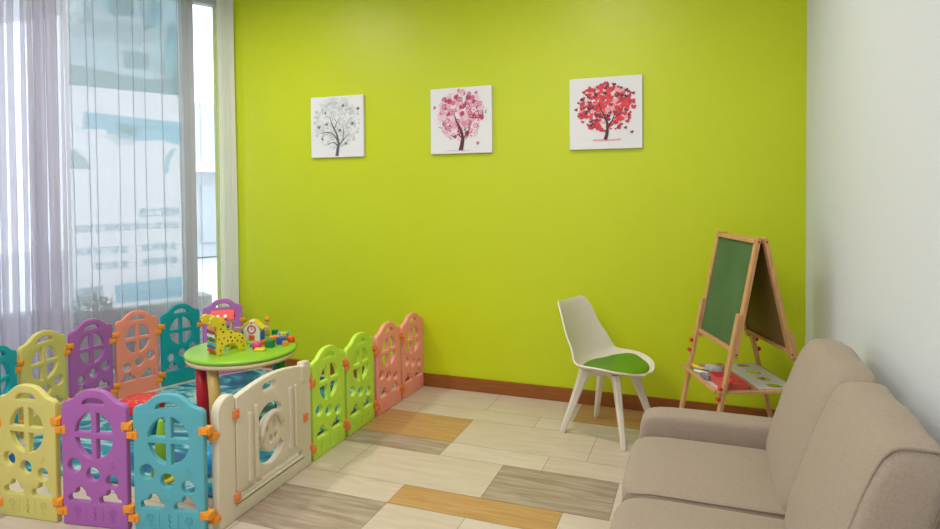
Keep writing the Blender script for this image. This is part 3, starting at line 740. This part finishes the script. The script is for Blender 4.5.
# clock house
ch = empty('clock_house', (-2.655, 3.145, th), math.radians(20), 'wooden clock house toy with yellow arch roof on green base', 'toy')
ar = [(-.052, 0), (.052, 0), (.052, .075), (.030, .115), (0, .132), (-.030, .115), (-.052, .075)]
obj('front', autosmooth(slab([ar], .05, .002, 1), 40), TC['white'], ch, loc=(0, 0, .008))
bm = bmesh.new()
for s_ in (-1, 1):
    box(bm, (s_ * .042, 0, .110), (.078, .062, .010), Matrix.Rotation(s_ * .72, 3, 'Y'), bev=.002)
obj('roof', bm, TC['yellow'], ch)
bm = bmesh.new(); box(bm, (.0, .0, .004), (.19, .12, .010), bev=.003); obj('base', bm, TC['lime'], ch)
bm = bmesh.new(); tube(bm, [(.024 * math.cos(2 * PI * i / 20), -.027, .083 + .024 * math.sin(2 * PI * i / 20)) for i in range(20)], .004, 6, closed=True)
bar(bm, (0, -.027, .083), (0, -.027, .099), .003, .002); bar(bm, (0, -.027, .083), (.01, -.027, .083), .003, .002); obj('clock_dial', bm, TC['red'], ch)
bm = bmesh.new(); box(bm, (0, -.0265, .030), (.035, .004, .03), bev=.001); ball(bm, (.0, -.027, .125), .007, 8); obj('door', bm, TC['scarlet'], ch)
for s_ in (-1, 1):
    bm = bmesh.new(); box(bm, (s_ * .062, -.005, .040), (.016, .04, .062), bev=.003); obj('pillar', bm, TC['blue'], ch)

def peg(name, loc, body, head, hat, label, hgt_=.07):
    e = empty(name, loc, 0, label, 'toy')
    bm = bmesh.new(); lathe(bm, [(.014, 0), (.016, .004), (.014, hgt_ * .4), (.009, hgt_ * .62)], seg=16); obj('body', bm, TC[body], e)
    bm = bmesh.new(); ball(bm, (0, 0, hgt_ * .76), .014, 12); obj('head', bm, TC[head], e)
    bm = bmesh.new(); lathe(bm, [(.016, hgt_ * .84), (.015, hgt_ * .96), (.008, hgt_ * 1.08), (.001, hgt_ * 1.12)], seg=14); obj('hat', bm, TC[hat], e)
peg('peg_person', (-2.64, 3.262, th + .012), 'wood', 'wood', 'orange', 'tall wooden peg figure with orange cap right of the clock house', .115)
peg('peg_person', (-2.70, 3.10 + .19, th), 'scarlet', 'orange', 'teal', 'small red peg figure with teal cap between clock house and tall peg figure', .075)
def cubeblock(name, loc, s, c_, label, rz=.3, knob=False, kind='cube'):
    e = empty(name, loc, rz, label, 'toy')
    bm = bmesh.new()
    if kind == 'cube': box(bm, (0, 0, s[2] / 2), s, bev=.004)
    elif kind == 'cyl': lathe(bm, [(s[0] * .9 / 2, 0), (s[0] / 2, .003), (s[0] / 2, s[2] - .004), (s[0] * .85 / 2, s[2])], seg=20)
    elif kind == 'tri':
        me = slab([[(-s[0] / 2, 0), (s[0] / 2, 0), (0, s[2])]], s[1], .002, 1); bm.from_mesh(me)
    elif kind == 'arch':
        me = slab([[(-s[0] / 2, 0), (-s[0] / 4, 0)] + [(s[0] / 4 * math.cos(a), s[2] * .55 * math.sin(a)) for a in [PI - PI * i / 8 for i in range(1, 8)]] + [(s[0] / 4, 0), (s[0] / 2, 0)] + [(s[0] / 2 * math.cos(a), s[2] * math.sin(a)) for a in [PI * i / 10 for i in range(1, 10)]]], s[1], .002, 1); bm.from_mesh(me)
    obj('block', bm, TC[c_], e)
    bm = bmesh.new(); ball(bm, (0, 0, s[2] + .004), .007 if knob else .004, 8, s=(1, 1, .8)); obj('knob', bm, TC['wood' if not knob else knob], e)
    return e
cubeblock('toy_block', (-2.515, 3.010, th), (.056, .045, .040), 'pink', 'pink round toy block at the front edge of the toys', kind='cyl')
cubeblock('toy_block', (-2.462, 3.065, th), (.050, .045, .045), 'green', 'dark green toy block beside the pink round one')
cubeblock('toy_block', (-2.445, 3.150, th), (.048, .040, .045), 'blue', 'dark blue toy block, second from the right end')
cubeblock('toy_block', (-2.420, 3.215, th), (.045, .045, .036), 'scarlet', 'bright orange red toy block at the right end', kind='cyl')
cubeblock('toy_block', (-2.500, 3.240, th), (.070, .040, .050), 'sky', 'light blue toy block behind the dark blue one', rz=.5)
cubeblock('toy_block', (-2.512, 3.172, th), (.060, .045, .042), 'orange', 'orange toy block in the middle of the heap', rz=.9)
cubeblock('toy_block', (-2.535, 3.105, th), (.045, .03, .026), 'scarlet', 'flat red toy block lying between clock house and green block', rz=-.2)
cubeblock('toy_block', (-2.462, 2.975, th), (.060, .040, .016), 'yellow', 'flat yellow toy block nearest the giraffe rump', rz=.4)
cubeblock('toy_block', (-2.735, 3.090, th), (.030, .025, .05), 'sky', 'small light blue toy block left of the clock house', rz=.4)
cubeblock('toy_block', (-2.685, 3.060, th), (.030, .030, .032), 'yellow', 'small yellow toy block left of the clock house base', rz=.1, kind='cyl')
cubeblock('toy_block', (-2.740, 3.215, th), (.05, .03, .06), 'teal', 'teal triangular toy block behind the clock house', rz=.3, kind='tri')

cubeblock('toy_block', (-2.570, 3.250, th), (.035, .03, .06), 'green', 'small upright green toy block behind the orange one', rz=.2)
cubeblock('toy_block', (-2.400, 3.130, th), (.034, .03, .026), 'orange', 'small orange toy block in front of the dark blue and red ones', rz=.8)
cubeblock('toy_block', (-2.575, 3.045, th), (.03, .03, .022), 'teal', 'tiny teal toy block in front of the clock house base', rz=.5)
cubeblock('toy_block', (-2.470, 3.205, th), (.030, .026, .060), 'yellow', 'yellow toy block wedged between orange and light blue ones', rz=1.0)
# toys on the mat
bn = empty('toy_bin', (-3.13, 2.73, .011), 0, 'round toy bin with red spotted lid inside the playpen', 'toy box')
bm = bmesh.new(); lathe(bm, [(.095, 0), (.105, .01), (.115, .14), (.115, .15)], seg=40); obj('tub', bm, plastic['teal'], bn)
bm = bmesh.new(); lathe(bm, [(.120, .145), (.122, .15), (.122, .195), (.114, .206), (.02, .210)], seg=40)
lid = obj('lid', bm, TC['red'], bn)
bm = bmesh.new(); rnd = random.Random(2)
for i in range(22):
    a_ = i * 2.4; r0 = .02 + .085 * math.sqrt(i / 22); ball(bm, (r0 * math.cos(a_), r0 * math.sin(a_), .2090 - .004 * (r0 / .11) ** 2), .009, 8, s=(1, 1, .1))
obj('spots', bm, mat('lid_spots', (.80, .42, .10), .4), lid)
bm = bmesh.new(); ball(bm, (0, 0, .075), .075, 24); bb = obj('ball', bm, mat('blue_ball', (.03, .30, .70), .3), loc=(-2.36, 2.42, .011)); tag(bb, 'blue ball on the mat behind the sky blue front panel', 'ball')
cn = empty('toy_cone', (-2.52, 2.30, .011), 0, 'green toy cone with yellow foot on the mat behind sky blue front panel', 'toy')
bm = bmesh.new(); lathe(bm, [(.05, .02), (.012, .30), (.006, .31)], seg=20); obj('cone', bm, TC['lime'], cn)
bm = bmesh.new(); lathe(bm, [(.065, 0), (.065, .016), (.05, .022)], seg=20); obj('foot', bm, TC['yellow'], cn)

# ---------------------------------------------------------------- chair
fx, fy = .940, -.342
chair = empty('shell_chair', (-.512, 3.682, 0), math.atan2(fy, fx), 'white moulded chair with green seat pad standing before the green wall', 'chair')
prof = [(.232, .402), (.226, .412), (.195, .412), (.12, .402), (.05, .398), (-.04, .392), (-.11, .396), (-.158, .415), (-.190, .455), (-.210, .51), (-.230, .58), (-.250, .66), (-.268, .725), (-.281, .765), (-.289, .776)]
wid = [.055, .105, .172, .224, .240, .242, .240, .234, .225, .214, .200, .184, .170, .155, .125]
bm = bmesh.new(); NL = 16; grid = []
for i, ((f_, z_), w_) in enumerate(zip(prof, wid)):
    # tangent & normal
    p0_ = prof[max(i - 1, 0)]; p1_ = prof[min(i + 1, len(prof) - 1)]; tx_, tz_ = p1_[0] - p0_[0], p1_[1] - p0_[1]; l_ = math.hypot(tx_, tz_); nx_, nz_ = tz_ / l_, -tx_ / l_
    if nz_ < 0 and i < 8: nx_, nz_ = -nx_, -nz_
    depth = .010 if i < 2 else .028 if i == 2 else .048 if i == 3 else (.062 if i < 7 else (.085 if i < 10 else .045 * (14 - i) / 4 + .012))
    row = []
    for j in range(NL + 1):
        t_ = -1 + 2 * j / NL; c_ = depth * (abs(t_) ** 2.6)
        row.append(bm.verts.new((f_ + nx_ * c_, t_ * w_, z_ + nz_ * c_)))
    grid.append(row)
for i in range(len(grid) - 1):
    for j in range(NL): f = bm.faces.new((grid[i][j], grid[i][j + 1], grid[i + 1][j + 1], grid[i + 1][j])); f.smooth = True
bmesh.ops.recalc_face_normals(bm, faces=bm.faces)
sh = obj('seat_shell', bm, white_pl, chair)
sh.location = (.012, 0, -.008)
md = sh.modifiers.new('s', 'SUBSURF'); md.levels = 1; md.render_levels = 2
md = sh.modifiers.new('t', 'SOLIDIFY'); md.thickness = .009; md.offset = -1
md = sh.modifiers.new('b', 'BEVEL'); md.width = .003; md.segments = 2
def shell_z(f_, y_):
    for i in range(len(prof) - 2, -1, -1):
        if prof[i][0] >= f_ >= prof[i + 1][0]:
            t = (prof[i][0] - f_) / (prof[i][0] - prof[i + 1][0]); z0 = prof[i][1] * (1 - t) + prof[i + 1][1] * t; w0 = wid[i] * (1 - t) + wid[i + 1] * t
            return z0 + max(.012, min(.060, .060 - (f_ - .05) * .28)) * min(1, abs(y_) / w0) ** 2.6
    return .41
bm = bmesh.new(); ringz = []
for r_, hh in ((0, .026), (.25, .0255), (.45, .024), (.62, .0215), (.76, .018), (.87, .013), (.94, .008), (.98, .003), (1.0, -.002)):
    rr_ = []
    for i in range(48):
        a_ = 2 * PI * i / 48; x = .038 + .186 * r_ * math.cos(a_); y_ = .216 * r_ * math.sin(a_) * (1 - .10 * math.cos(a_))
        rr_.append(bm.verts.new((x, y_, shell_z(x, y_) + hh)) if r_ > 0 or i == 0 else rr_[0])
    ringz.append(rr_)
for q in range(len(ringz) - 1):
    for i in range(48):
        A, B_ = ringz[q], ringz[q + 1]
        if q == 0: f = bm.faces.new((A[0], B_[i], B_[(i + 1) % 48]))
        else: f = bm.faces.new((A[i], B_[i], B_[(i + 1) % 48], A[(i + 1) % 48]))
        f.smooth = True
bmesh.ops.recalc_face_normals(bm, faces=bm.faces)
obj('seat_pad', bm, pad_m, chair, loc=(.012, 0, -.007))['label'] = 'green upholstered seat pad'
feet = [(-.215, .175), (.145, .185), (-.215, -.180), (.155, -.178)]
inv = Matrix.Rotation(-math.atan2(fy, fx), 2)
fw_pts = [(-.775, 3.587), (-.40, 3.45), (-.625, 3.912), (-.25, 3.775)]
for X_, Y_ in fw_pts:
    l = inv @ Vector((X_ + .512, Y_ - 3.682)); topx = l.x * .50; topy = l.y * .50
    bm = bmesh.new()
    a_ = Vector((l.x, l.y, 0)); b_ = Vector((topx, topy, .375)); m_ = a_.lerp(b_, .80)
    d_ = (b_ - a_); q = Vector((0, 0, 1)).rotation_difference(d_).to_matrix(); ang = math.atan2(l.y, l.x); rz_ = Matrix.Rotation(ang, 3, 'Z')
    prev = None
    for t_, w1_, w2_ in ((0, .028, .024), (.04, .032, .027), (.5, .042, .034), (.82, .054, .040), (1, .066, .042)):
        c_ = a_ + d_ * t_; ring_ = [bm.verts.new(c_ + q @ (rz_ @ Vector((x * w1_ / 2, y * w2_ / 2, 0)))) for x, y in ((-1, -.6), (-.6, -1), (.6, -1), (1, -.6), (1, .6), (.6, 1), (-.6, 1), (-1, .6))]
        if prev:
            for i in range(8): bm.faces.new((prev[i], prev[(i + 1) % 8], ring_[(i + 1) % 8], ring_[i]))
        else: bm.faces.new(ring_[::-1])
        prev = ring_
    bm.faces.new(prev); obj('leg', bm, white_pl, chair)
bm = bmesh.new()
for s_ in (-1, 1):
    for X_, Y_ in (fw_pts[0], fw_pts[1]): pass
ls = [inv @ Vector((X_ + .512, Y_ - 3.682)) for X_, Y_ in fw_pts]
bar(bm, (ls[0].x * .5, ls[0].y * .5, .360), (ls[3].x * .5, ls[3].y * .5, .360), .035, .036, bev=.004)
bar(bm, (ls[1].x * .5, ls[1].y * .5, .360), (ls[2].x * .5, ls[2].y * .5, .360), .035, .036, bev=.004)
lathe(bm, [(.06, .355), (.07, .365), (.06, .392)], seg=20)
obj('leg_bracket', bm, white_pl, chair)

# ---------------------------------------------------------------- easel
wdir = Vector((.351, -.936, 0)); sdir = Vector((.936, .351, 0))
Et = Vector((.100, 3.700, 0))          # far top end on the floor plane
def EP(a, s, z): return Et + wdir * a + sdir * s + Vector((0, 0, z)) - EO
EO = Et + wdir * .28 + sdir * .02
ea = empty('art_easel', EO, 0, 'double sided wooden children easel with green chalkboard and paint tray', 'easel')
W_ = .46
HT = 1.205
SF, SB = -.235, .275     # foot spread front/back at floor
def fs(z): return SF * (1 - z / HT) - .004
def bs(z): return SB * (1 - z / HT) + .026
for nm, fn, a_list in (('front', fs, (0.0, W_)), ('back', bs, (0.0, W_))):
    for a in a_list:
        bm = bmesh.new(); bar(bm, EP(a, fn(.62 if nm == 'front' else .62), .62), EP(a, fn(HT), HT), .020, .032, up=wdir, bev=.002); obj('board_stile', bm, pine, ea)
    bm = bmesh.new(); bar(bm, EP(0, fn(HT - .018), HT - .018), EP(W_, fn(HT - .018), HT - .018), .034, .018, bev=.002); obj('top_rail', bm, pine, ea)
    zb = .655
    bm = bmesh.new(); bar(bm, EP(0, fn(zb), zb), EP(W_, fn(zb), zb), .036, .018, bev=.002); obj('bottom_rail', bm, pine, ea)
def plate(bm, fn, a0, a1, z0, z1, off, t):
    P_ = [EP(a0, fn(z0) + off, z0), EP(a1, fn(z0) + off, z0), EP(a1, fn(z1) + off, z1), EP(a0, fn(z1) + off, z1)]
    v1 = [bm.verts.new(p) for p in P_]; v2 = [bm.verts.new(p + sdir * t) for p in P_]
    bm.faces.new(v1); bm.faces.new(v2[::-1])
    for i in range(4): bm.faces.new((v1[i], v2[i], v2[(i + 1) % 4], v1[(i + 1) % 4]))
    bmesh.ops.recalc_face_normals(bm, faces=bm.faces)
bm = bmesh.new(); plate(bm, fs, .012, W_ - .012, .665, HT - .03, -.003, .006); obj('chalkboard', bm, board_m, ea)['label'] = 'green chalkboard'
bm = bmesh.new(); plate(bm, bs, .012, W_ - .012, .665, HT - .03, -.003, .006); obj('rear_board', bm, brown_board, ea)['label'] = 'brown rear board'
# lower legs overlap the stiles on the outside
for fn, zt, sg, ofs in ((fs, .835, -1, -.019), (bs, .74, 1, .019)):
    for a, oo in ((0, 0), (W_, 0)):
        bm = bmesh.new(); bar(bm, EP(a, fn(0.0) + ofs, 0.004), EP(a, fn(zt) + ofs, zt), .018, .034, up=wdir, bev=.003); obj('leg', bm, pine, ea)
        for z in (.60, .545, .47, .42):
            bm = bmesh.new(); side = -1 if a < .1 else 1
            if z > .5: c0 = EP(a, fn(z) + sg * .028, z); d_ = sdir * sg
            else: c0 = EP(a, fn(z) + sg * .028, z); d_ = sdir * sg
            cone(bm, c0, c0 + d_ * .012, .004, .004, 8); cone(bm, c0 + d_ * .010, c0 + d_ * .020, .013, .011, 12)
            if (z > .5) == (a < .1): obj('wing_nut', bm, red_pl, ea)
            else: bm.free()
for fn in (fs, bs):
    for z in (.64, .50):
        bm = bmesh.new(); c0 = EP(W_ + .016, fn(z), z); cone(bm, c0, c0 + wdir * .004, .005, .004, 8); obj('screw', bm, TC['brown'], ea)
bm = bmesh.new()
for fn in (fs, bs): c0 = EP(W_ + .016, fn(HT - .02), HT - .02); cone(bm, c0 - wdir * .012, c0 + wdir * .003, .006, .005, 8)
obj('hinge_bolt', bm, TC['brown'], ea)
# tray frame
zt = .455
t0, t1 = fs(zt) - .055, bs(zt) + .0
TA0, TA1 = .0, W_
bm = bmesh.new()
for a in (TA0, TA1): bar(bm, EP(a, t0, zt), EP(a, t1, zt), .026, .014, bev=.002)
for s_ in (t0, t1 - .0, (t0 + t1) / 2): bar(bm, EP(TA0, s_, zt), EP(TA1, s_, zt), .024, .014, bev=.002)
obj('tray_frame', bm, pine, ea)
bm = bmesh.new()
plate2 = lambda a0, a1, s0, s1, z, t: box(bm, (EP(a0, s0, z) + EP(a1, s1, z)) / 2, (abs(a1 - a0), abs(s1 - s0), t), Matrix((wdir, sdir, Vector((0, 0, 1)))).transposed())
plate2(TA0, TA1, t0 + .01, (t0 + t1) / 2, zt - .008, .004); obj('tray_bottom', bm, mat('tray_white', (.66, .62, .60), .5), ea)
# paint-pot shelf with round openings
rotE = Matrix((wdir, Vector((0, 0, 1)), sdir)).transposed()
mid = (t0 + t1) / 2
def flatslab(loops, t):
    me = slab(loops, t, .001, 1); me.transform(Matrix.Rotation(-PI / 2, 4, 'X')); return me
outer_ = rrect(TA0 + .012, mid + .012, TA1 - .012, t1 - .010, .004)
hl = [circ(.065 + .112 * i, mid + .075 + (t1 - mid) * .18, .038, n=24) for i in range(4)] + [circ(.085 + .13 * i, mid + .03, .012, n=12) for i in range(0)]
me = flatslab([outer_] + hl, .005)
M3 = Matrix((wdir, sdir, Vector((0, 0, 1)))).transposed().to_4x4(); M3.translation = Vector(EP(0, 0, zt + .010))
me.transform(M3); obj('pot_shelf', me, mat('pot_shelf_white', (.66, .64, .63), .5), ea)
rE3 = Matrix((wdir, sdir, Vector((0, 0, 1)))).transposed()
def on_tray(name, a, s_, z, size, m_, label, cat, rot=0, shape='box'):
    bm = bmesh.new()
    if shape == 'box': box(bm, (0, 0, size[2] / 2), size, bev=min(size) * .15)
    elif shape == 'marker':
        cone(bm, (-size[0] / 2, 0, size[2] / 2), (size[0] / 2 * .4, 0, size[2] / 2), size[2] / 2, size[2] / 2, 12, 0); cone(bm, (size[0] / 2 * .4, 0, size[2] / 2), (size[0] / 2, 0, size[2] / 2), size[2] / 2 * .95, size[2] / 2 * .8, 12, 1)
    o = obj(name, bm, m_, loc=EP(a, s_, z) + EO); o.rotation_euler = (0, 0, math.atan2(wdir.y, wdir.x) + rot); tag(o, label, cat); return o
zt2 = zt - .004
tw = mid - t0
o = empty('red_basket', EP(W_ - .135, t0 + tw * .55, zt2) + EO, math.atan2(wdir.y, wdir.x), 'red perforated plastic chalk tray on the easel shelf', 'tray')
bm = bmesh.new(); box(bm, (0, 0, .004), (.20, .12, .006), bev=.002); obj('tray_floor', bm, plastic['salmon'] if 0 else mat('red_tray', (.62, .10, .08), .45), o)
bm = bmesh.new()
for x, y_, sx, sy in ((0, .06, .20, .006), (0, -.06, .20, .006), (.10, 0, .006, .12), (-.10, 0, .006, .12)): box(bm, (x, y_, .018), (sx, sy, .034), bev=.001)
obj('tray_wall', bm, MATS['red_tray'], o)
bm = bmesh.new(); lathe(bm, [(.022, .007), (.024, .03), (.018, .034)], (.05, -.01, 0), 16); obj('cup', bm, TC['red'], o)
on_tray('marker_pen', .065, t0 + .055, zt2, (.11, .02, .022), [TC['yellow'], TC['yellow']], 'yellow marker lying at the far left corner of the easel tray', 'pen', .2, 'marker')
on_tray('marker_pen', .12, t0 + .06, zt2, (.13, .02, .018), [mat('grey_pen', (.18, .17, .17), .4), mat('green_cap', (.08, .16, .10), .4)], 'dark grey marker lying on the easel tray behind the white one', 'pen', .9, 'marker')
on_tray('marker_pen', .17, t0 + .055, zt2, (.12, .02, .020), [TC['white'], MATS['grey_pen']], 'white marker with grey cap lying across the easel tray', 'pen', .7, 'marker')
on_tray('chalk_eraser', .235, t0 + .036, zt2, (.07, .03, .026), mat('eraser_grey', (.25, .23, .28), .8), 'small grey lilac eraser beside the red tray on the easel', 'eraser', .3)
on_tray('chalk_box', .075, t0 + tw * .68, zt2, (.08, .06, .022), mat('lilac_box', (.55, .50, .58), .5), 'flat pale lilac box on the easel tray behind the yellow marker', 'box', .1)

# ---------------------------------------------------------------- sofa
sf = empty('sofa', (.16, 2.11, 0), 0, 'beige fabric two seater sofa standing along the white wall', 'sofa')
def L(x, y, z): return Vector((x - .16, y - 2.11, z))
def superbox(c, s, e=5, n=14, puff=(0, 0, 0), fn=None, e1=None):
    """soft box: subdivided cube pushed to a superellipsoid; puff adds middle bulge per axis"""
    bm = bmesh.new(); bmesh.ops.create_cube(bm, size=2); bmesh.ops.subdivide_edges(bm, edges=bm.edges[:], cuts=n, use_grid_fill=True)
    for v in bm.verts:
        p = v.co.copy(); q = Vector([math.copysign(abs(math.sin(a * PI / 2)) ** .9, a) for a in p])
        k1 = e1 or e; m_ = ((abs(q.x) ** k1 + abs(q.z) ** k1) ** (e / k1) + abs(q.y) ** e) ** (1 / e); mx_ = max(abs(q.x), abs(q.y), abs(q.z)); q = q * (1 / m_) if m_ > 0 else q
        r = Vector((q.x * s[0] / 2, q.y * s[1] / 2, q.z * s[2] / 2))
        cx_ = (1 - q.y ** 2) * (1 - q.z ** 2); cy_ = (1 - q.x ** 2) * (1 - q.z ** 2); cz_ = (1 - q.x ** 2) * (1 - q.y ** 2)
        r.x += q.x * puff[0] * cx_; r.y += q.y * puff[1] * cy_; r.z += q.z * puff[2] * cz_
        if fn: r = fn(r, q)
        v.co = r + Vector(c)
    for f in bm.faces: f.smooth = True
    return bm
# frame: base, back rest board, arms
bm = bmesh.new(); box(bm, L(.165, 2.11, .19), (.79, 1.20, .22), bev=.015); obj('base', bm, fabric, sf)
obj('back_frame', superbox(L(.495, 2.19, .40), (.15, 1.16, .68), 9), fabric, sf)
for y in (2.725, 1.495):
    obj('armrest', superbox(L(.155, y, .285), (.80, .135, .435), 9, puff=(0, 0, .008)), fabric, sf)
    pass
def seat(y0, y1):
    o = obj('seat_cushion', superbox(L((-.262 + .38) / 2, (y0 + y1) / 2, .355), (.642, y1 - y0, .15), 7, puff=(.006, .0, .014)), fabric, sf)
    pts = []
    for zz in (.345 - .06,):
        for x_, y_ in ((.0, 0),): pass
    bm = bmesh.new(); tube(bm, [L(-.245, y0 + .012, .30), L(-.252, y0 + .008, .38), L(-.235, y0 + .008, .415), L(-.15, y0 + .008, .423), L(.36, y0 + .008, .423)], .0035, 6); obj('piping', bm, fabric, o); 
    return o
seat(2.115, 2.655); seat(1.57, 2.115)
def back_cushion(y0, y1, seedd, seam=False):
    def fn(r, q):
        t = (q.z + 1) / 2
        r.x += .155 * t                       # lean
        r.x *= 1
        r.z += 0
        r.z += .010 * math.sin(q.y * 7 + seedd) * max(0, q.z) ** 2 * .5
        # soft wrinkles
        r.x += .003 * math.sin(r.z * 60 + 4 * q.y + seedd) * (1 - q.y ** 2) * (abs(q.y) > .55)
        return r
    yc = (y0 + y1) / 2; zc = .635; wx = .150; hz = .48
    o = obj('back_cushion', superbox(L(.315 - .02, yc, zc), (wx, y1 - y0, hz), 10, 18, puff=(.03, .010, .010), fn=fn, e1=5), fabric, sf)
    if seam:
        for qy in (-.93,):
            pts = []
            for i in range(48):
                a = 2 * PI * i / 48; q = Vector((math.cos(a), 0, math.sin(a))); m_ = (abs(q.x) ** 5 + abs(q.z) ** 5) ** .2; q = q / m_ * .985
                q.y = qy; r = Vector((q.x * wx / 2, q.y * (y1 - y0) / 2, q.z * hz / 2)); r = fn(r, q); pts.append(r + L(.295, yc, zc))
            bm = bmesh.new(); tube(bm, pts, .0045, 6, closed=True); obj('piping', bm, fabric, o)
    return o
back_cushion(2.125, 2.69, 0); back_cushion(1.565, 2.12, 2, True)
for x, y in ((-.18, 1.50), (-.18, 2.72), (.50, 1.50), (.50, 2.72)):
    bm = bmesh.new(); cone(bm, L(x, y, .0), L(x, y, .085), .018, .024, 16); obj('leg', bm, TC['brown'], sf)
